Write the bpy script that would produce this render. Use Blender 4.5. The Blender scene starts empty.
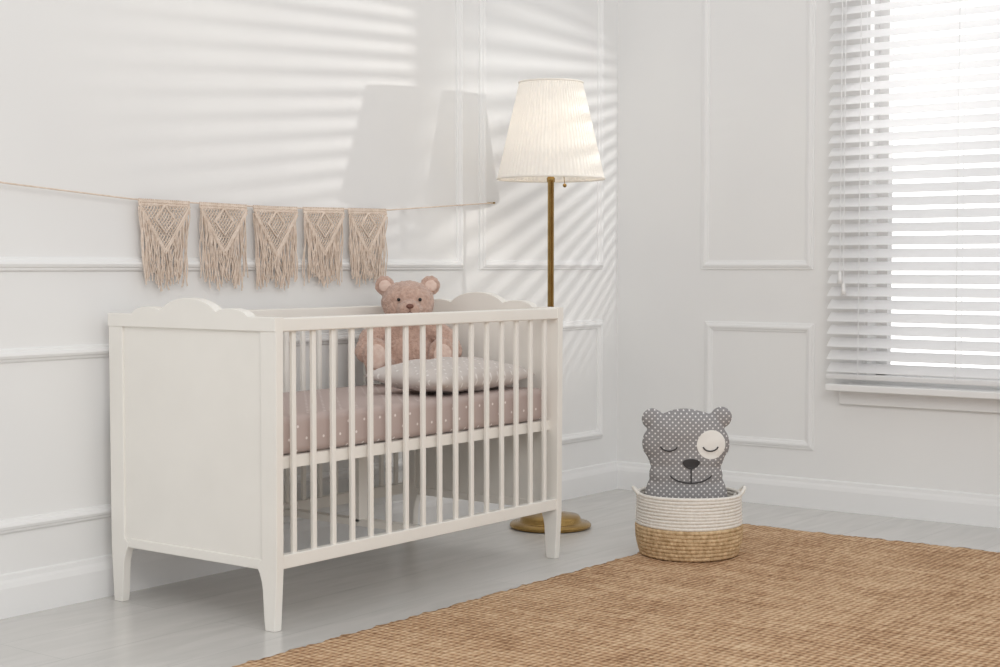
import bpy, bmesh, math, random
from mathutils import Vector, Matrix
from mathutils.bvhtree import BVHTree
random.seed(7)
S = bpy.context.scene
COL = S.collection
try:
    S.view_settings.view_transform = 'Standard'
    S.view_settings.look = 'None'
except Exception as e:
    print(e)

# ------------------------------------------------------------ helpers
def srgb(r, g, b):
    def c(v):
        v /= 255.0
        return v/12.92 if v <= .04045 else ((v+.055)/1.055)**2.4
    return (c(r), c(g), c(b), 1)

def newmat(name, col, rough=.6, metal=0, spec=.5):
    m = bpy.data.materials.new(name); m.use_nodes = True
    b = m.node_tree.nodes['Principled BSDF']
    b.inputs['Base Color'].default_value = col
    b.inputs['Roughness'].default_value = rough
    b.inputs['Metallic'].default_value = metal
    b.inputs['Specular IOR Level'].default_value = spec
    return m

def N(m, t, **kw):
    n = m.node_tree.nodes.new(t)
    for k, v in kw.items():
        if k in n.inputs.keys():
            n.inputs[k].default_value = v
        else:
            setattr(n, k, v)
    return n

def L(m, a, b):
    m.node_tree.links.new(a, b)

def bsdf(m): return m.node_tree.nodes['Principled BSDF']

def add_noise(m, c1, c2, scale=5, detail=4, bump=0, bscale=None, bdist=.002, stretch=(1, 1, 1)):
    tc = N(m, 'ShaderNodeTexCoord'); mp = N(m, 'ShaderNodeMapping')
    mp.inputs['Scale'].default_value = stretch
    L(m, tc.outputs['Object'], mp.inputs['Vector'])
    nz = N(m, 'ShaderNodeTexNoise', Scale=scale, Detail=detail)
    L(m, mp.outputs[0], nz.inputs['Vector'])
    cr = N(m, 'ShaderNodeValToRGB')
    cr.color_ramp.elements[0].color = c1; cr.color_ramp.elements[1].color = c2
    cr.color_ramp.elements[0].position = .3; cr.color_ramp.elements[1].position = .7
    L(m, nz.outputs['Fac'], cr.inputs['Fac']); L(m, cr.outputs['Color'], bsdf(m).inputs['Base Color'])
    if bump:
        n2 = N(m, 'ShaderNodeTexNoise', Scale=bscale or scale, Detail=6)
        L(m, mp.outputs[0], n2.inputs['Vector'])
        bp = N(m, 'ShaderNodeBump', Strength=bump, Distance=bdist)
        L(m, n2.outputs['Fac'], bp.inputs['Height']); L(m, bp.outputs[0], bsdf(m).inputs['Normal'])
    return cr

def dots(m, base, dot, spacing, r, plane='XZ', rot=45):
    """polka dots on a regular (45 degree) lattice"""
    tc = N(m, 'ShaderNodeTexCoord'); sp = N(m, 'ShaderNodeSeparateXYZ'); cb = N(m, 'ShaderNodeCombineXYZ')
    L(m, tc.outputs['Object'], sp.inputs[0])
    L(m, sp.outputs[plane[0]], cb.inputs['X']); L(m, sp.outputs[plane[1]], cb.inputs['Y'])
    mp = N(m, 'ShaderNodeMapping'); mp.inputs['Rotation'].default_value = (0, 0, math.radians(rot))
    L(m, cb.outputs[0], mp.inputs['Vector'])
    vo = N(m, 'ShaderNodeTexVoronoi', voronoi_dimensions='2D'); vo.inputs['Scale'].default_value = 1/spacing
    vo.inputs['Randomness'].default_value = 0
    L(m, mp.outputs[0], vo.inputs['Vector'])
    cr = N(m, 'ShaderNodeValToRGB'); e = cr.color_ramp.elements
    e[0].color = dot; e[0].position = r/spacing; e[1].color = base; e[1].position = r/spacing*1.25
    L(m, vo.outputs['Distance'], cr.inputs['Fac'])
    L(m, cr.outputs['Color'], bsdf(m).inputs['Base Color'])
    n2 = N(m, 'ShaderNodeTexNoise', Scale=300, Detail=3); L(m, tc.outputs['Object'], n2.inputs['Vector'])
    bp = N(m, 'ShaderNodeBump', Strength=.25, Distance=.001)
    L(m, n2.outputs['Fac'], bp.inputs['Height']); L(m, bp.outputs[0], bsdf(m).inputs['Normal'])
    return m

def empty(name, loc=(0, 0, 0), rotz=0):
    e = bpy.data.objects.new(name, None); e.location = loc; e.rotation_euler = (0, 0, rotz)
    e.empty_display_size = .1; COL.objects.link(e); return e

def finish(bm, name, mat, parent=None, smooth=False, loc=None):
    me = bpy.data.meshes.new(name); bm.normal_update(); bm.to_mesh(me); bm.free()
    o = bpy.data.objects.new(name, me); COL.objects.link(o)
    if mat: me.materials.append(mat)
    if smooth:
        for p in me.polygons: p.use_smooth = True
    if parent: o.parent = parent
    if loc: o.location = loc
    return o

def bm_box(bm, a, b):
    x0, y0, z0 = a; x1, y1, z1 = b
    x0, x1 = min(x0, x1), max(x0, x1); y0, y1 = min(y0, y1), max(y0, y1); z0, z1 = min(z0, z1), max(z0, z1)
    v = [bm.verts.new(p) for p in [(x0,y0,z0),(x1,y0,z0),(x1,y1,z0),(x0,y1,z0),(x0,y0,z1),(x1,y0,z1),(x1,y1,z1),(x0,y1,z1)]]
    for f in [(0,3,2,1),(4,5,6,7),(0,1,5,4),(1,2,6,5),(2,3,7,6),(3,0,4,7)]:
        bm.faces.new([v[i] for i in f])

def box(name, a, b, mat, parent=None, bev=0):
    bm = bmesh.new(); bm_box(bm, a, b)
    o = finish(bm, name, mat, parent)
    if bev: bevel(o, bev)
    return o

def bevel(o, w, seg=3):
    m = o.modifiers.new('bevel', 'BEVEL'); m.width = w; m.segments = seg; m.limit_method = 'ANGLE'
    m.angle_limit = math.radians(40)
    for p in o.data.polygons: p.use_smooth = True
    m2 = o.modifiers.new('wn', 'WEIGHTED_NORMAL'); m2.keep_sharp = True

def lathe(name, prof, mat, parent=None, seg=64, loc=None, pleat=0, npl=0):
    bm = bmesh.new(); rings = []
    for r, z in prof:
        ring = []
        for i in range(seg):
            a = 2*math.pi*i/seg
            rr = r + (pleat*math.cos(npl*a) if pleat else 0)
            ring.append(bm.verts.new((rr*math.cos(a), rr*math.sin(a), z)))
        rings.append(ring)
    for k in range(len(rings)-1):
        for i in range(seg):
            j = (i+1) % seg
            bm.faces.new([rings[k][i], rings[k][j], rings[k+1][j], rings[k+1][i]])
    return finish(bm, name, mat, parent, smooth=True, loc=loc)

def tube(name, splines, r, mat, parent=None, cyclic=False, res=3, kind='POLY'):
    cu = bpy.data.curves.new(name, 'CURVE'); cu.dimensions = '3D'
    cu.bevel_depth = r; cu.bevel_resolution = res; cu.use_fill_caps = True
    for pts in splines:
        s = cu.splines.new('POLY'); s.points.add(len(pts)-1)
        for i, p in enumerate(pts): s.points[i].co = (p[0], p[1], p[2], 1)
        s.use_cyclic_u = cyclic; s.use_smooth = True
    o = bpy.data.objects.new(name, cu); COL.objects.link(o); cu.materials.append(mat)
    if parent: o.parent = parent
    return o

def extrude_poly(name, pts, x0, x1, mat, parent=None, bev=0):
    """pts list of (y,z); extruded along x"""
    bm = bmesh.new()
    a = [bm.verts.new((x0, y, z)) for y, z in pts]; b = [bm.verts.new((x1, y, z)) for y, z in pts]
    n = len(pts)
    bm.faces.new(a); bm.faces.new(b[::-1])
    for i in range(n):
        j = (i+1) % n
        bm.faces.new([a[i], b[i], b[j], a[j]])
    bmesh.ops.recalc_face_normals(bm, faces=bm.faces)
    o = finish(bm, name, mat, parent)
    if bev: bevel(o, bev, 2)
    return o

def blob(name, prims, vox, mat, parent=None, disp=0, dscale=.02, smooth_it=4):
    bm = bmesh.new()
    for p in prims:
        if p[0] == 'e':
            _, c, r = p[:3]
            M = Matrix.Translation(c)
            if len(p) > 3: M = M @ p[3]
            M = M @ Matrix.Diagonal((r[0], r[1], r[2], 1))
            bmesh.ops.create_uvsphere(bm, u_segments=32, v_segments=20, radius=1, matrix=M)
        else:
            _, a, b, ra, rb = p
            a = Vector(a); b = Vector(b)
            for i in range(9):
                t = i/8; c = a.lerp(b, t); r = ra+(rb-ra)*t
                bmesh.ops.create_uvsphere(bm, u_segments=24, v_segments=16, radius=r, matrix=Matrix.Translation(c))
    o = finish(bm, name, mat, parent)
    m = o.modifiers.new('r', 'REMESH'); m.mode = 'VOXEL'; m.voxel_size = vox; m.use_smooth_shade = True
    s = o.modifiers.new('s', 'SMOOTH'); s.iterations = smooth_it; s.factor = .6
    if disp:
        t = bpy.data.textures.new(name+'_t', 'CLOUDS'); t.noise_scale = dscale; t.noise_depth = 2
        d = o.modifiers.new('d', 'DISPLACE'); d.texture = t; d.strength = disp; d.mid_level = .5
    return o

# ------------------------------------------------------------ materials
wall_m = newmat('wall_paint', srgb(238, 238, 238), .7, spec=.25)
add_noise(wall_m, srgb(237, 237, 237), srgb(241, 241, 240), 1.5, 2, bump=.05, bscale=250, bdist=.0005)
trim_m = newmat('trim_paint', srgb(240, 240, 240), .5, spec=.3)
crib_m = newmat('crib_paint', srgb(240, 237, 231), .42, spec=.4)
add_noise(crib_m, srgb(240, 237, 231), srgb(244, 241, 235), 6, 3)
brass_m = newmat('brass', srgb(165, 138, 88), .25, 1)
add_noise(brass_m, srgb(155, 126, 76), srgb(178, 148, 94), 20, 3)
dark_m = newmat('dark_thread', srgb(62, 60, 62), .7)
white_m = newmat('white_cloth', srgb(240, 238, 234), .8)
cord_m = newmat('macrame_cotton', srgb(222, 205, 190), .9, spec=.1)
add_noise(cord_m, srgb(218, 200, 184), srgb(236, 221, 208), 60, 3, bump=.4, bscale=500, bdist=.001)

# floor
floor_m = newmat('floor_laminate', srgb(205, 205, 206), .26, spec=.5)
tc = N(floor_m, 'ShaderNodeTexCoord')
br = N(floor_m, 'ShaderNodeTexBrick'); br.offset = .37
br.inputs['Scale'].default_value = 1; br.inputs['Brick Width'].default_value = 1.3; br.inputs['Row Height'].default_value = .24
br.inputs['Mortar Size'].default_value = .001; br.inputs['Mortar Smooth'].default_value = .3
br.inputs['Color1'].default_value = srgb(207, 205, 202); br.inputs['Color2'].default_value = srgb(211, 209, 206)
br.inputs['Mortar'].default_value = srgb(188, 187, 185)
L(floor_m, tc.outputs['Object'], br.inputs['Vector'])
mp = N(floor_m, 'ShaderNodeMapping'); mp.inputs['Scale'].default_value = (1.2, 7, 1)
L(floor_m, tc.outputs['Object'], mp.inputs['Vector'])
nz = N(floor_m, 'ShaderNodeTexNoise', Scale=2.2, Detail=7); nz.inputs['Distortion'].default_value = 1.2
L(floor_m, mp.outputs[0], nz.inputs['Vector'])
cr = N(floor_m, 'ShaderNodeValToRGB'); cr.color_ramp.elements[0].color = (.91, .91, .91, 1); cr.color_ramp.elements[1].color = (1, 1, 1, 1)
cr.color_ramp.elements[0].position = .35; cr.color_ramp.elements[1].position = .65
L(floor_m, nz.outputs['Fac'], cr.inputs['Fac'])
mx = N(floor_m, 'ShaderNodeMix', data_type='RGBA', blend_type='MULTIPLY'); mx.inputs[0].default_value = 1
L(floor_m, br.outputs['Color'], mx.inputs[6]); L(floor_m, cr.outputs['Color'], mx.inputs[7])
L(floor_m, mx.outputs[2], bsdf(floor_m).inputs['Base Color'])

# ------------------------------------------------------------ room
WH = 2.8
box('floor', (-7, -6, -.05), (.15, .15, 0), floor_m)
box('wall_left', (-7, 0, 0), (.15, .15, WH), wall_m)
OY0, OY1, OZ0, OZ1 = -2.55, -1.08, .50, 2.40     # window opening
bm = bmesh.new()
bm_box(bm, (0, -6, 0), (.15, OY0, WH)); bm_box(bm, (0, OY1, 0), (.15, 0, WH))
bm_box(bm, (0, OY0, 0), (.15, OY1, OZ0)); bm_box(bm, (0, OY0, OZ1), (.15, OY1, WH))
finish(bm, 'wall_right', wall_m)

def sweep_rect(name, corners, tofn, prof, mat, closed=True, parent=None):
    """corners: (u,z) rectangle CCW.  prof: list (inset, height). tofn(u,z,h)->xyz"""
    bm = bmesh.new(); cx = sum(c[0] for c in corners)/len(corners); cz = sum(c[1] for c in corners)/len(corners)
    loops = []
    for ins, h in prof:
        lp = []
        for (u, z) in corners:
            lp.append(bm.verts.new(tofn(u-ins*math.copysign(1, u-cx), z-ins*math.copysign(1, z-cz), h)))
        loops.append(lp)
    for k in range(len(prof)-1):
        for i in range(4):
            j = (i+1) % 4
            bm.faces.new([loops[k][i], loops[k][j], loops[k+1][j], loops[k+1][i]])
    bmesh.ops.recalc_face_normals(bm, faces=bm.faces)
    return finish(bm, name, mat, parent)
PROF = [(0, 0), (0, .006), (.003, .009), (.008, .010), (.011, .016), (.018, .019), (.024, .016), (.028, .009), (.033, .007), (.035, .004), (.035, 0)]
PROFR = [(a, h*.62) for a, h in PROF]
LW = lambda u, z, h: (u, -h, z)
RW = lambda u, z, h: (-h, u, z)
def rect(a, b, c, d): return [(a, c), (b, c), (b, d), (a, d)]
k = 1
for fn, a, b in [(LW, -.913, -.114), (LW, -3.10, -1.008), (LW, -5.2, -3.2), (RW, -.865, -.388)]:
    pf = PROF if fn is LW else PROFR
    sweep_rect('trim_%d' % k, rect(a, b, .890, 2.55), fn, pf, trim_m); k += 1
    sweep_rect('trim_%d' % k, rect(a-.0 if fn is LW else a-.008, b if fn is LW else b-.02, .216, .690), fn, pf, trim_m); k += 1
sweep_rect('trim_%d' % k, rect(-5, -2.85, .885, 2.55), RW, PROFR, trim_m)

BP = [(0, 0), (.016, 0), (.016, .075), (.012, .088), (.008, .096), (.006, .108), (0, .112)]
def baseboard(name, horizontal_to):
    bm = bmesh.new(); a = []; b = []
    for d, z in BP:
        if horizontal_to == 'L':
            a.append(bm.verts.new((-7, -d, z))); b.append(bm.verts.new((0, -d, z)))
        else:
            a.append(bm.verts.new((-d, -6, z))); b.append(bm.verts.new((-d, 0, z)))
    for i in range(len(BP)-1):
        bm.faces.new([a[i], b[i], b[i+1], a[i+1]])
    bmesh.ops.recalc_face_normals(bm, faces=bm.faces)
    finish(bm, name, trim_m)
baseboard('baseboard_left', 'L'); baseboard('baseboard_right', 'R')

# ------------------------------------------------------------ window + blinds
win = empty('window_1', (0, 0, 0))
FX0, FX1 = .08, .12
bm = bmesh.new()
bm_box(bm, (FX0, OY0, OZ0), (FX1, OY0+.04, OZ1)); bm_box(bm, (FX0, OY1-.04, OZ0), (FX1, OY1, OZ1))
bm_box(bm, (FX0, OY0, OZ0), (FX1, OY1, OZ0+.04)); bm_box(bm, (FX0, OY0, OZ1-.04), (FX1, OY1, OZ1))
finish(bm, 'frame', trim_m, win)
gl = newmat('window_glass', (1, 1, 1, 1), .02)
nt = gl.node_tree; out = nt.nodes['Material Output']
tr = N(gl, 'ShaderNodeBsdfTransparent'); gs = N(gl, 'ShaderNodeBsdfGlossy'); gs.inputs['Roughness'].default_value = .02
ms = N(gl, 'ShaderNodeMixShader'); ms.inputs[0].default_value = .03
L(gl, tr.outputs[0], ms.inputs[1]); L(gl, gs.outputs[0], ms.inputs[2]); L(gl, ms.outputs[0], out.inputs['Surface'])
box('glass', (.098, OY0+.03, OZ0+.03), (.102, OY1-.03, OZ1-.03), gl, win)
box('sill', (-.085, -2.75, .450), (.05, -.955, .475), trim_m, win, .004)
box('apron', (-.02, -2.72, .398), (0, -.98, .450), trim_m, win, .003)

slat_m = newmat('blind_slat', srgb(250, 250, 250), .45, spec=.3)
tl = N(slat_m, 'ShaderNodeBsdfTranslucent'); tl.inputs['Color'].default_value = (.98, .98, .99, 1)
ms = N(slat_m, 'ShaderNodeMixShader'); ms.inputs[0].default_value = .45
o_ = slat_m.node_tree.nodes['Material Output']
L(slat_m, bsdf(slat_m).outputs[0], ms.inputs[1]); L(slat_m, tl.outputs[0], ms.inputs[2]); L(slat_m, ms.outputs[0], o_.inputs['Surface'])
blind = empty('venetian_blind', (-.055, 0, 0))
BY0, BY1 = -2.68, -.955
bm = bmesh.new(); z = .535; tilt = math.radians(-38)
while z < 2.44:
    up = []
    for i in range(7):
        s = (i/6-.5)*.05; hgt = .0035*(1-(s/.025)**2)
        x = s*math.cos(tilt)-hgt*math.sin(tilt)
        # inner edge (negative x) lower
        up.append((x, z-s*math.sin(tilt)+hgt))
    pu0 = [bm.verts.new((x, BY0, q+.0012)) for x, q in up]; pu1 = [bm.verts.new((x, BY1, q+.0012)) for x, q in up]
    pd0 = [bm.verts.new((x, BY0, q-.0012)) for x, q in up]; pd1 = [bm.verts.new((x, BY1, q-.0012)) for x, q in up]
    for i in range(6):
        bm.faces.new([pu0[i], pu0[i+1], pu1[i+1], pu1[i]]); bm.faces.new([pd0[i+1], pd0[i], pd1[i], pd1[i+1]])
    bm.faces.new([pu0[0], pu1[0], pd1[0], pd0[0]]); bm.faces.new([pu1[6], pu0[6], pd0[6], pd1[6]])
    bm.faces.new(pu1+pd1[::-1]); bm.faces.new(pd0+pu0[::-1])
    z += .046
bmesh.ops.recalc_face_normals(bm, faces=bm.faces)
finish(bm, 'slats', slat_m, blind, smooth=False)
box('bottom_rail', (-.025, BY0, .494), (.025, BY1, .512), slat_m, blind, .004)
box('head_rail', (-.03, BY0, 2.42), (.04, BY1, 2.47), slat_m, blind, .003)
cords = []
for yy in (-1.08, -1.44, -1.85, -2.2, -2.55):
    for dx in (-.026, .026):
        cords.append([(dx, yy, .50), (dx, yy, 2.43)])
tube('ladder_cords', cords, .0014, slat_m, blind)
tube('pull_cords', [[(-.032, -1.01, .87), (-.032, -1.01, 2.43)], [(-.034, -1.025, .83), (-.034, -1.025, 2.43)]], .0014, slat_m, blind)
for i, (yy, zz) in enumerate([(-1.01, .84), (-1.025, .80)]):
    lathe('cord_tassel_%d' % (i+1), [(.001, .045), (.006, .04), (.007, .02), (.011, 0), (.001, 0)], trim_m, blind, 16, (-.033, yy, zz))

# ------------------------------------------------------------ crib
crib = empty('baby_crib', (-1.985, -.375, 0))
def C(o):   # keep world coordinates while parented
    o.parent = crib; o.location = Vector(o.location)-Vector(crib.location); return o
YF, YB = -.690, -.056
XL0, XL1, XR0, XR1 = -2.605, -2.580, -1.403, -1.378
ZT = .777
def end(tag, xa, xb):
    # stiles with curved tapered feet
    for nm, yo, sgn in (('front', YF, 1), ('back', YB, -1)):
        pts = [(yo, .745), (yo+sgn*.003, .15), (yo+sgn*.012, 0), (yo+sgn*.044, 0)]
        for i in range(1, 9):
            t = i/8
            pts.append((yo+sgn*(.044+.011*t**.6+.03*max(0, t-.6)**2*4), .16*t))
        pts += [(yo+sgn*.056, .175), (yo+sgn*.056, .745)]
        C(extrude_poly('%s_%s_leg' % (tag, nm), pts, xa, xb, crib_m, None, .002))
    C(box(tag+'_panel', (xa+.006, YF+.054, .155), (xb-.006, YB-.054, .75), crib_m))
    C(box(tag+'_low_rail', (xa+.002, YF+.054, .15), (xb-.002, YB-.054, .175), crib_m, None, .002))
    pts = [(YF, .742), (YF, ZT)]
    n = 90
    for i in range(1, n):
        s = i/n; y = YF+(YB-YF)*s; h = 0
        for c, w, a in ((.255, .100, .020), (.5, .175, .044), (.745, .100, .020)):
            q = (s-c)/w
            if abs(q) < 1: h = max(h, a*(1-q*q)**.62)
        if .16 < s < .84: h = max(h, .006*min(1, (s-.16)/.03, (.84-s)/.03))
        pts.append((y, ZT+h))
    pts += [(YB, ZT), (YB, .742)]
    C(extrude_poly(tag+'_crown_board', pts, xa-.003, xb+.003, crib_m, None, .002))
end('left', XL0, XL1); end('right', XR0, XR1)
for tag, ya, yb in (('front', YF+.002, YF+.034), ('back', YB-.034, YB-.002)):
    C(box(tag+'_top_rail', (XL1-.002, ya, .741), (XR0+.002, yb, ZT-.002), crib_m, None, .004))
    C(box(tag+'_bottom_rail', (XL1-.002, ya+.004, .153), (XR0+.002, yb-.004, .188), crib_m, None, .003))
    bm = bmesh.new(); yc = (ya+yb)/2
    for i in range(16):
        x = XL1+.050+i*(XR0-XL1-.100)/15
        bm_box(bm, (x-.0075, yc-.006, .18), (x+.0075, yc+.006, .75))
    o = finish(bm, tag+'_spindles', crib_m); bevel(o, .003, 3); C(o)
# mattress base
bm = bmesh.new()
bm_box(bm, (XL1, YF+.034, .398), (XR0, YF+.052, .428)); bm_box(bm, (XL1, YB-.062, .398), (XR0, YB-.04, .428))
for i in range(12):
    x = XL1+.05+i*.095; bm_box(bm, (x, YF+.05, .410), (x+.045, YB-.06, .424))
C(finish(bm, 'slatted_base', crib_m))
# centre support leg + beam below the base
bm = bmesh.new()
bm_box(bm, (-1.99, -.40, 0.165), (-1.955, -.375, .412)); bm_box(bm, (-1.99, YF+.03, .153), (-1.955, YB-.03, .172))
C(finish(bm, 'centre_support', crib_m))

sheet_m = newmat('dotted_sheet', srgb(190, 170, 165), .85, spec=.15)
dots(sheet_m, srgb(192, 176, 171), srgb(236, 229, 226), .044, .0034, 'XY')
sheet_side = newmat('dotted_sheet_side', srgb(190, 170, 165), .85, spec=.15)
dots(sheet_side, srgb(192, 176, 171), srgb(236, 229, 226), .044, .0034, 'XZ')
mat_o = box('mattress', (XL1+.004, YF+.042, .4285), (XR0-.004, YB-.052, .528), sheet_m, None, 0)
mat_o.data.materials.append(sheet_side)
for p in mat_o.data.polygons:
    p.material_index = 1 if abs(p.normal.z) < .5 else 0
bevel(mat_o, .022, 5)

# pillow
def cushion(name, w, d, t, mat):
    bm = bmesh.new(); n = 40; g = {}
    for sgn in (1, -1):
        for i in range(n+1):
            for j in range(n+1):
                u = -1+2*i/n; v = -1+2*j/n
                e = max(0, (1-u**4)*(1-v**4))**.5
                pin = 1-.06*(1-abs(u)**2)*abs(v)**3 ; pin2 = 1-.06*(1-abs(v)**2)*abs(u)**3
                x = u*w/2*pin2; y = v*d/2*pin
                wr = .005*math.sin(9*u+4*v)*math.sin(7*v-3*u)*e
                z = sgn*t/2*e*(.75+.25*math.cos(u*1.4)*math.cos(v*1.4)) + wr
                key = (i, j) if (i in (0, n) or j in (0, n)) else (i, j, sgn)
                if key not in g: g[key] = bm.verts.new((x, y, z))
        def G(i, j):
            return g[(i, j)] if (i in (0, n) or j in (0, n)) else g[(i, j, sgn)]
        for i in range(n):
            for j in range(n):
                q = [G(i, j), G(i+1, j), G(i+1, j+1), G(i, j+1)]
                bm.faces.new(q if sgn > 0 else q[::-1])
    return finish(bm, name, mat, None, True)
pil_m = newmat('dotted_pillow', srgb(214, 204, 198), .85, spec=.15)
dots(pil_m, srgb(217, 210, 206), srgb(240, 236, 233), .026, .0032, 'XY')
pil = cushion('baby_pillow', .50, .28, .092, pil_m)
pil.location = (-1.672, -.488, .577); pil.rotation_euler = (math.radians(3), math.radians(0), math.radians(3))

# ------------------------------------------------------------ teddy bear
fur_m = newmat('teddy_plush', srgb(206, 168, 152), .95, spec=.1)
add_noise(fur_m, srgb(194, 158, 142), srgb(222, 190, 174), 90, 5, bump=1, bscale=260, bdist=.006)
bsdf(fur_m).inputs['Sheen Weight'].default_value = .5
bsdf(fur_m).inputs['Sheen Roughness'].default_value = .5
pad_m = newmat('teddy_pad', srgb(226, 200, 186), .9)
add_noise(pad_m, srgb(222, 194, 181), srgb(234, 212, 200), 80, 4, bump=.6, bscale=260, bdist=.003)
ted = empty('teddy_bear', (-1.553, -.212, .543), math.radians(-46))
ted.scale = (1.07, 1.07, 1.04)
pr = [('e', (0, 0, .10), (.076, .058, .100)), ('e', (0, -.012, .075), (.083, .064, .072)),
      ('e', (0, -.018, .236), (.078, .068, .066)), ('e', (0, -.03, .222), (.072, .060, .052)),
      ('e', (0, -.084, .216), (.037, .032, .029)),
      ('c', (0, 0, .16), (0, -.005, .2), .05, .052)]
for s in (-1, 1):
    pr += [('e', (s*.067, -.004, .287), (.030, .015, .030)),
           ('c', (s*.062, -.01, .165), (s*.110, -.030, .128), .031, .034),
           ('c', (s*.110, -.030, .128), (s*.124, -.055, .090), .034, .034),
           ('c', (s*.050, -.02, .045), (s*.088, -.070, .050), .040, .040),
           ('e', (s*.094, -.088, .076), (.041, .028, .056))]
tb = blob('plush_body', pr, .004, fur_m, ted, disp=.007, dscale=.009, smooth_it=3)
for s in (-1, 1):
    blob('ear_inner_%d' % (1 if s < 0 else 2), [('e', (s*.068, -.018, .286), (.019, .006, .019))], .003, pad_m, ted, disp=.002, dscale=.008, smooth_it=1)
    blob('foot_pad_%d' % (1 if s < 0 else 2), [('e', (s*.095, -.113, .078), (.028, .006, .038))], .003, pad_m, ted, disp=.002, dscale=.008, smooth_it=1)
    bm = bmesh.new(); bmesh.ops.create_uvsphere(bm, u_segments=16, v_segments=12, radius=.0055, matrix=Matrix.Translation((s*.031, -.090, .246)))
    finish(bm, 'eye_%d' % (1 if s < 0 else 2), newmat('eye_glossy', srgb(28, 22, 20), .15), ted, True)
bm = bmesh.new(); bmesh.ops.create_uvsphere(bm, u_segments=16, v_segments=12, radius=1, matrix=Matrix.Translation((0, -.115, .227)) @ Matrix.Diagonal((.011, .006, .0075, 1)))
finish(bm, 'nose', newmat('teddy_nose', srgb(120, 80, 68), .6), ted, True)
tube('mouth', [[(0, -.118, .221), (0, -.118, .211), (.009, -.114, .205)], [(0, -.118, .211), (-.009, -.114, .205)]], .0012, newmat('mouth_thread', srgb(120, 82, 70), .8), ted)

# ------------------------------------------------------------ floor lamp
lamp = empty('floor_lamp', (-.934, -.330, 0))
lathe('base', [(.001, .002), (.138, .002), (.141, .006), (.141, .012), (.136, .017), (.112, .020), (.106, .024), (.104, .036), (.098, .042), (.06, .048), (.035, .054), (.022, .062), (.016, .074), (.011, .082), (.010, .09)], brass_m, lamp, 96)
lathe('pole', [(.011, .08), (.011, 1.19), (.014, 1.192), (.014, 1.205), (.010, 1.21), (.008, 1.27), (.018, 1.28), (.018, 1.32), (.001, 1.32)], brass_m, lamp, 32)
tube('pole_joint', [[(0, 0, .62), (0, 0, .632)]], .013, brass_m, lamp)
shade_m = newmat('pleated_fabric', srgb(252, 249, 244), .9, spec=.05)
tl = N(shade_m, 'ShaderNodeBsdfTranslucent'); tl.inputs['Color'].default_value = srgb(255, 252, 247)
ms = N(shade_m, 'ShaderNodeMixShader'); ms.inputs[0].default_value = .3
o_ = shade_m.node_tree.nodes['Material Output']
L(shade_m, bsdf(shade_m).outputs[0], ms.inputs[1]); L(shade_m, tl.outputs[0], ms.inputs[2]); L(shade_m, ms.outputs[0], o_.inputs['Surface'])
ZS0, ZS1 = 1.203, 1.530
NPL = 76
bm = bmesh.new(); seg = NPL*10; rings = []
for i_ in range(7):
    t = i_/6; r = .183+(.108-.183)*t; z = ZS0+(ZS1-ZS0)*t
    am = .0013*(1-.35*t)
    rings.append([bm.verts.new(((r+am*math.cos(NPL*2*math.pi*i/seg))*math.cos(2*math.pi*i/seg), (r+am*math.cos(NPL*2*math.pi*i/seg))*math.sin(2*math.pi*i/seg), z)) for i in range(seg)])
for k_ in range(len(rings)-1):
    for i in range(seg):
        j = (i+1) % seg
        bm.faces.new([rings[k_][i], rings[k_][j], rings[k_+1][j], rings[k_+1][i]])
finish(bm, 'shade', shade_m, lamp, True)
def ring(r, z, n=64): return [(r*math.cos(2*math.pi*i/n), r*math.sin(2*math.pi*i/n), z) for i in range(n)]
tube('shade_trim', [ring(.184, ZS0)], .004, shade_m, lamp, True)
tube('shade_trim_top', [ring(.109, ZS1)], .0035, shade_m, lamp, True)
tube('shade_spider', [[(-.105, 0, 1.515), (.105, 0, 1.515)], [(0, -.105, 1.515), (0, .105, 1.515)], [(0, 0, 1.32), (.045, 0, 1.37), (.045, 0, 1.43), (0, 0, 1.515)], [(0, 0, 1.32), (-.045, 0, 1.37), (-.045, 0, 1.43), (0, 0, 1.515)]], .002, brass_m, lamp)
tube('pull_chain', [[(.03, -.03, 1.24), (.033, -.035, 1.185)]], .0012, brass_m, lamp)
bm = bmesh.new(); bmesh.ops.create_uvsphere(bm, u_segments=12, v_segments=8, radius=.007, matrix=Matrix.Translation((.033, -.035, 1.18)))
finish(bm, 'pull_knob', brass_m, lamp, True)
bulb_m = newmat('bulb_glow', (1, .9, .75, 1), .4)
bsdf(bulb_m).inputs['Emission Color'].default_value = (1, .88, .72, 1); bsdf(bulb_m).inputs['Emission Strength'].default_value = 11
bm = bmesh.new(); bmesh.ops.create_uvsphere(bm, u_segments=20, v_segments=14, radius=.03, matrix=Matrix.Translation((0, 0, 1.35)))
finish(bm, 'bulb', bulb_m, lamp, True)

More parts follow.
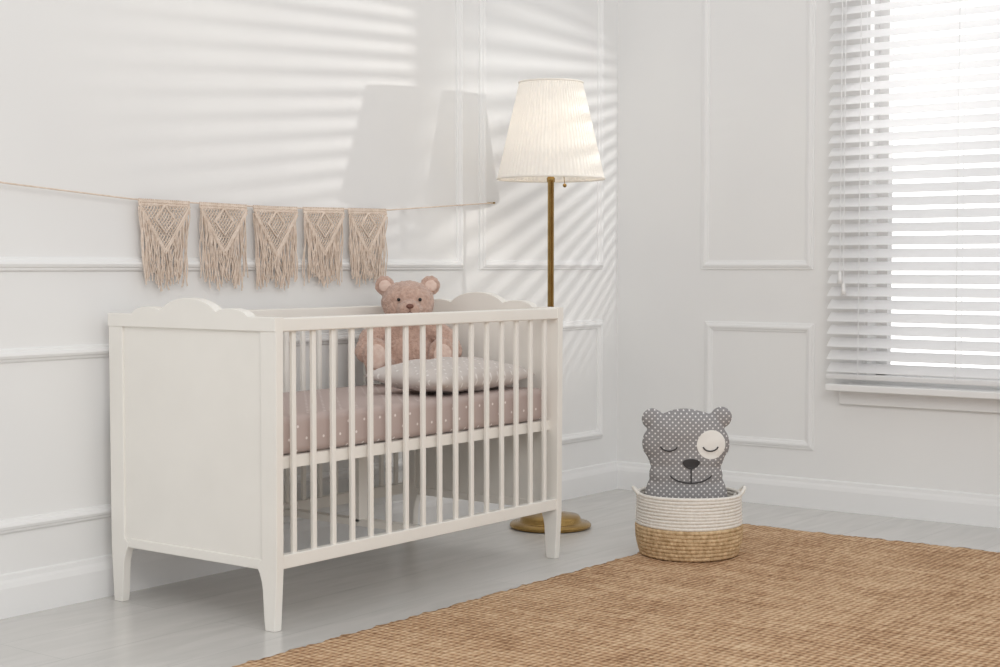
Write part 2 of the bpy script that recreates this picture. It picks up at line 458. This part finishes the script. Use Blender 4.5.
# ------------------------------------------------------------ rug
rug_m = newmat('jute_weave', srgb(190, 152, 112), .95, spec=.1)
tc = N(rug_m, 'ShaderNodeTexCoord')
def nzs(scale, st, det=4):
    mp = N(rug_m, 'ShaderNodeMapping'); mp.inputs['Scale'].default_value = st
    L(rug_m, tc.outputs['Object'], mp.inputs['Vector'])
    n = N(rug_m, 'ShaderNodeTexNoise', Scale=scale, Detail=det); L(rug_m, mp.outputs[0], n.inputs['Vector']); return n
n1 = nzs(36, (1, .14, 1)); n2 = nzs(55, (.25, 1, 1), 3); n3 = nzs(4, (1, 1, 1), 4)
w1 = N(rug_m, 'ShaderNodeTexWave', wave_type='BANDS', bands_direction='X'); w1.inputs['Scale'].default_value = 14; w1.inputs['Distortion'].default_value = 1.6; w1.inputs['Detail'].default_value = 2; w1.inputs['Detail Scale'].default_value = 2
w2 = N(rug_m, 'ShaderNodeTexWave', wave_type='BANDS', bands_direction='Y'); w2.inputs['Scale'].default_value = 17; w2.inputs['Distortion'].default_value = 2.5; w2.inputs['Detail'].default_value = 2; w2.inputs['Detail Scale'].default_value = 3
L(rug_m, tc.outputs['Object'], w1.inputs['Vector']); L(rug_m, tc.outputs['Object'], w2.inputs['Vector'])
def math_(op, a, b):
    n = N(rug_m, 'ShaderNodeMath', operation=op)
    for i, v in enumerate((a, b)):
        if isinstance(v, (int, float)): n.inputs[i].default_value = v
        else: L(rug_m, v, n.inputs[i])
    return n.outputs[0]
f = math_('ADD', math_('MULTIPLY', n1.outputs['Fac'], .40), math_('MULTIPLY', n2.outputs['Fac'], .35))
f = math_('ADD', f, math_('MULTIPLY', n3.outputs['Fac'], .25))
f2 = math_('ADD', math_('MULTIPLY', w1.outputs['Fac'], .5), math_('MULTIPLY', w2.outputs['Fac'], .5))
f3 = math_('ADD', math_('MULTIPLY', f, .72), math_('MULTIPLY', f2, .28))
cr = N(rug_m, 'ShaderNodeValToRGB'); e = cr.color_ramp.elements
e[0].position = .33; e[0].color = srgb(140, 106, 78); e[1].position = .66; e[1].color = srgb(224, 196, 163)
m_ = e.new(.48); m_.color = srgb(189, 153, 120)
L(rug_m, f3, cr.inputs['Fac']); L(rug_m, cr.outputs['Color'], bsdf(rug_m).inputs['Base Color'])
bp = N(rug_m, 'ShaderNodeBump', Strength=1, Distance=.014)
L(rug_m, f3, bp.inputs['Height']); L(rug_m, bp.outputs[0], bsdf(rug_m).inputs['Normal'])
bm = bmesh.new(); RX0, RX1, RY0, RY1 = -3.5, -.52, -2.95, -.862
nx, ny = 300, 212
top = [[None]*(ny+1) for _ in range(nx+1)]
for i in range(nx+1):
    for j in range(ny+1):
        x = RX0+(RX1-RX0)*i/nx; y = RY0+(RY1-RY0)*j/ny
        ex = .004*math.sin(y*37)+.003*math.sin(y*91) if i in (0, nx) else 0
        ey = .004*math.sin(x*41)+.003*math.sin(x*103) if j in (0, ny) else 0
        z = .010+.0012*math.sin(x*9)*math.sin(y*7)+random.uniform(-.0015, .0015)
        top[i][j] = bm.verts.new((x+ex, y+ey, z))
for i in range(nx):
    for j in range(ny):
        bm.faces.new([top[i][j], top[i+1][j], top[i+1][j+1], top[i][j+1]])
bd = [e for e in bm.edges if e.is_boundary]
r = bmesh.ops.extrude_edge_only(bm, edges=bd)
for v in [g for g in r['geom'] if isinstance(g, bmesh.types.BMVert)]: v.co.z = 0.0005
bmesh.ops.recalc_face_normals(bm, faces=bm.faces)
rug = finish(bm, 'jute_rug', rug_m, None, True)

# ------------------------------------------------------------ basket
bx, by = -1.117, -.986
bas = empty('rope_basket', (bx, by, .0115))
rope_w = newmat('cotton_rope', srgb(232, 228, 220), .9, spec=.1)
add_noise(rope_w, srgb(228, 224, 217), srgb(243, 240, 234), 120, 3, bump=.6, bscale=400, bdist=.002)
rope_j = newmat('jute_rope', srgb(200, 168, 125), .9, spec=.1)
add_noise(rope_j, srgb(186, 156, 118), srgb(232, 206, 168), 70, 4, bump=.9, bscale=260, bdist=.004)
def brad(z):
    t = z/.185
    return .145+.017*math.sin(min(1, t*2.2)*math.pi/2) - .005*t
def coilset(name, zs, rr, mat, wob):
    sp = []
    for q, z_ in enumerate(zs):
        r_ = brad(z_); n = 240
        sp.append([((r_+wob*math.sin(a*70+q*1.7)+wob*.5*math.sin(a*23+q))*math.cos(a), (r_+wob*math.sin(a*70+q*1.7)+wob*.5*math.sin(a*23+q))*math.sin(a), z_+wob*.8*math.cos(a*70+q*1.7)+.0008*math.sin(a*3+q)) for a in [2*math.pi*i/n for i in range(n)]])
    return tube(name, sp, rr, mat, bas, True, 2)
coilset('jute_coils', [.007+.0115*i for i in range(8)], .0072, rope_j, .0012)
coilset('cotton_coils', [.099+.0098*i for i in range(10)], .0058, rope_w, .0003)
lathe('bottom', [(.001, .004), (.142, .004), (.146, .002), (.001, .002)], rope_j, bas, 48)
for s, nm in ((-1, 'handle_1'), (1, 'handle_2')):
    pts = []
    d = Vector((.603, -.798, 0))*s; q = Vector((.798, .603, 0))
    for i in range(25):
        a = -math.pi*.65+math.pi*1.3*i/24
        pts.append(tuple(d*(.150+.022*math.cos(a)) + q*(.028*math.sin(a)) + Vector((0, 0, .178+.026*math.cos(a)))))
    tube(nm, [pts], .006, rope_w, bas, False, 3)

# ------------------------------------------------------------ bear cushion in basket
bear_m = newmat('grey_polka_fabric', srgb(128, 126, 130), .9, spec=.1)
dots(bear_m, srgb(150, 148, 149), srgb(230, 228, 228), .0125, .0023, 'XZ')
bearE = empty('bear_cushion', (bx, by+.012, .024), math.radians(-55))
pr = [('e', (0, 0, .330), (.137, .056, .090)), ('e', (0, 0, .352), (.122, .056, .085)), ('e', (0, 0, .29), (.118, .056, .08)),
      ('e', (0, 0, .15), (.132, .060, .13)), ('e', (0, 0, .09), (.105, .06, .085)), ('e', (0, -.002, .232), (.114, .056, .07)),
      ('e', (-.104, .004, .404), (.034, .020, .034)), ('e', (.108, .004, .410), (.034, .020, .034)),
      ('e', (-.088, .004, .386), (.03, .02, .03)), ('e', (.09, .004, .390), (.03, .02, .03))]
bb = blob('cushion_body', pr, .004, bear_m, bearE, disp=.008, dscale=.05, smooth_it=8)
bpy.context.view_layer.update()
dg = bpy.context.evaluated_depsgraph_get()
bvh = BVHTree.FromObject(bb, dg)
def onsurf(x, z, off=.0008):
    h = bvh.ray_cast(Vector((x, -.5, z)), Vector((0, 1, 0)))
    if h[0] is None: return (x, -.05, z)
    return (x, h[0].y-off, z)
def arc(cx, cz, rx, rz, a0, a1, n=24):
    return [onsurf(cx+rx*math.cos(math.radians(a0+(a1-a0)*i/n)), cz+rz*math.sin(math.radians(a0+(a1-a0)*i/n))) for i in range(n+1)]
def patch(name, cx, cz, rx, rz, mat, off=.001, fn=None):
    bm = bmesh.new(); nr, na = 8, 40
    c = bm.verts.new(onsurf(cx, cz, off)); prev = None
    for i in range(1, nr+1):
        rg = []
        for j in range(na):
            a = 2*math.pi*j/na; kx, kz = math.cos(a), math.sin(a)
            if fn: kx, kz = fn(a)
            rg.append(bm.verts.new(onsurf(cx+rx*i/nr*kx, cz+rz*i/nr*kz, off)))
        for j in range(na):
            q = (j+1) % na
            if prev: bm.faces.new([prev[j], rg[j], rg[q], prev[q]])
            else: bm.faces.new([c, rg[j], rg[q]])
        prev = rg
    return finish(bm, name, mat, bearE, True)
patch('eye_patch', .074, .330, .045, .045, white_m, .0015)
tube('eyelid_1', [arc(-.056, .328, .026, .018, 195, 345)], .0022, dark_m, bearE)
tube('eyelid_2', [[(p[0], p[1]-.002, p[2]) for p in arc(.072, .328, .024, .018, 195, 345)]], .0022, dark_m, bearE)
patch('nose', .012, .272, .026, .015, dark_m, .003, lambda a: (math.cos(a)*(1+.25*math.sin(a)), math.sin(a)*(1 if math.sin(a) > 0 else 1.15)))
tube('smile', [arc(.012, .246, .068, .034, 200, 340), [onsurf(.012, .26), onsurf(.012, .24), onsurf(.012, .213)]], .0022, dark_m, bearE)

# ------------------------------------------------------------ macrame garland
gar = empty('macrame_garland', (-1.93, -.024, 1.08))
def strz(x):
    pts = [(-3.45, 1.160), (-2.90, 1.113), (-2.48, 1.086), (-1.95, 1.080), (-1.43, 1.088), (-.86, 1.130)]
    for (a, za), (b, zb) in zip(pts, pts[1:]):
        if a <= x <= b: return za+(zb-za)*(x-a)/(b-a)
    return 1.13
def gl_(p): return (p[0]+1.93, p[1]+.024, p[2]-1.08)
tube('string', [[gl_((-3.45+2.59*i/60, -.024, strz(-3.45+2.59*i/60))) for i in range(61)]], .0022, cord_m, gar)
for i, (x, z_) in enumerate(((-3.45, 1.160), (-.86, 1.130))):
    tube('nail_%d' % (i+1), [[gl_((x, 0.0, z_)), gl_((x, -.032, z_))]], .0035, brass_m, gar)
for fi, cx in enumerate((-2.382, -2.160, -1.948, -1.738, -1.534)):
    sp = []; sp2 = []
    W = .090; VD = .125
    def P(x, z, y=0):
        wx = cx+x
        return gl_((wx, -.024-y, strz(wx)+z))
    for zz in (-.004, -.011):
        sp2.append([P(-W+2*W*i/16, zz+.001*math.sin(i*3), .002) for i in range(17)])
    for i in range(25):
        x = -W+2*W*i/24
        sp.append([P(x, -.014, .004), P(x, .003, .003), P(x+.003, .003, -.003), P(x+.003, -.012, -.002)])
    step = .0115; kq = int(2*W/step)
    for i in range(kq+1):
        x0 = -W+i*step
        for sg in (1, -1):
            pts = []
            for t_ in range(0, 30):
                d = t_*.005; x = x0+sg*d*W/VD
                if abs(x) > W*(1-d/VD)+.001: break
                pts.append(P(x, -.012-d, .003+.0022*math.sin((x+d)*500)*sg))
            if len(pts) > 1: sp.append(pts)
    for sg in (1, -1):
        for q in (0, .009):
            sp2.append([P(sg*W*(1-t_/14), -.013-q-VD*t_/14, .005) for t_ in range(15)])
    sp2.append([P(0, -.012, .004), P(-.035, -.05, .006), P(0, -.09, .006), P(.035, -.05, .006), P(0, -.012, .004)])
    # fringe: wavy cords gathered slightly in bundles
    for layer in range(3):
        n = 22
        for i in range(n):
            x = -W+2*W*(i+random.random()*.7)/n
            ax = abs(x)/W
            zs = -.018-VD*(1-ax)
            ze = -.222-random.uniform(-.018, .018)+.014*math.sin(i*.5+fi*2)
            ph = random.uniform(0, 6); dr = random.uniform(-.016, .016)
            sp.append([P(x+dr*t**1.5+.0035*math.sin(ph+t*9)-.010*x/W*t, zs+(ze-zs)*t, .001+.003*layer+.003*math.sin(ph*2+t*6)) for t in [j/10 for j in range(11)]])
    tube('flag_%d' % (fi+1), sp, .0018, cord_m, gar, False, 1)
    tube('flag_border_%d' % (fi+1), sp2, .0036, cord_m, gar, False, 2)

# ------------------------------------------------------------ stripe gobo (slatted screen added out of view to cast the wall stripes)
A = Vector((-.541, -2.75, 0)); B = Vector((-.180, -1.80, 0)); ang = math.atan2((B-A).y, (B-A).x); LEN = (B-A).length
gobo = empty('unseen_stripe_gobo', tuple((A+B)/2), ang)
bm = bmesh.new(); zf = .0125
bm_box(bm, (-LEN/2-.03, -.015, zf), (-LEN/2, .015, 2.05)); bm_box(bm, (LEN/2-.015, -.012, zf), (LEN/2, .012, 2.05))
bm_box(bm, (-LEN/2, -.012, 2.0), (LEN/2, .012, 2.05)); bm_box(bm, (-LEN/2, -.01, .05), (LEN/2, .01, 1.05))
z = 1.06
while z < 2.0:
    bm_box(bm, (-LEN/2, -.001, z), (LEN/2, .001, z+.011)); z += .024
finish(bm, 'gobo_frame_and_slats', trim_m, gobo)

# ------------------------------------------------------------ lights
def spot(name, loc, tgt, energy, half, blend, rad, col=(1, 1, 1)):
    l = bpy.data.lights.new(name, 'SPOT'); l.energy = energy; l.spot_size = math.radians(half*2); l.spot_blend = blend
    l.shadow_soft_size = rad; l.color = col
    o = bpy.data.objects.new(name, l); COL.objects.link(o); o.location = loc
    o.rotation_euler = (Vector(tgt)-Vector(loc)).to_track_quat('-Z', 'Y').to_euler(); return o
spot('sun_through_window', (4, -4.5, 1.95), (-1.45, 0, 1.62), 1050, 6.5, 1, .055, (1, .975, .94))
spot('added_stripe_spot', (-.35, -3.3, 1.75), (-.5, 0, 1.2), 125, 14, .7, .010, (1, .975, .94))  # added spot inside the room, throws stripes through the added slatted screen
def area(name, loc, tgt, energy, size, col=(1, 1, 1)):
    l = bpy.data.lights.new(name, 'AREA'); l.energy = energy; l.size = size; l.color = col
    o = bpy.data.objects.new(name, l); COL.objects.link(o); o.location = loc
    o.rotation_euler = (Vector(tgt)-Vector(loc)).to_track_quat('-Z', 'Y').to_euler(); return o
area('soft_key', (-4.9, -4.3, 2.9), (-1.6, -.4, .6), 66, 2.2, (1, .985, .96))
w = bpy.data.worlds.new('sky'); S.world = w; w.use_nodes = True
nt = w.node_tree; bg = nt.nodes['Background']; bg.inputs[0].default_value = (1, .993, .982, 1)
# overcast sky, brighter low on the window side (+X)
tcw = nt.nodes.new('ShaderNodeTexCoord'); dp = nt.nodes.new('ShaderNodeVectorMath'); dp.operation = 'DOT_PRODUCT'
v = Vector((.94, .33, .08)).normalized(); dp.inputs[1].default_value = v
nt.links.new(tcw.outputs['Generated'], dp.inputs[0])
mr = nt.nodes.new('ShaderNodeMapRange'); mr.interpolation_type = 'SMOOTHSTEP'
mr.inputs['From Min'].default_value = .82; mr.inputs['From Max'].default_value = .97
mr.inputs['To Min'].default_value = .74; mr.inputs['To Max'].default_value = 2.4
nt.links.new(dp.outputs['Value'], mr.inputs['Value']); nt.links.new(mr.outputs[0], bg.inputs[1])

# ------------------------------------------------------------ camera
cam = bpy.data.cameras.new('camera'); cam.sensor_width = 36; cam.lens = 55.44
co = bpy.data.objects.new('camera', cam); COL.objects.link(co)
co.location = (-5.268, -3.389, .9)
co.rotation_euler = (math.radians(90-2.47), 0, math.radians(-52.9))
S.camera = co
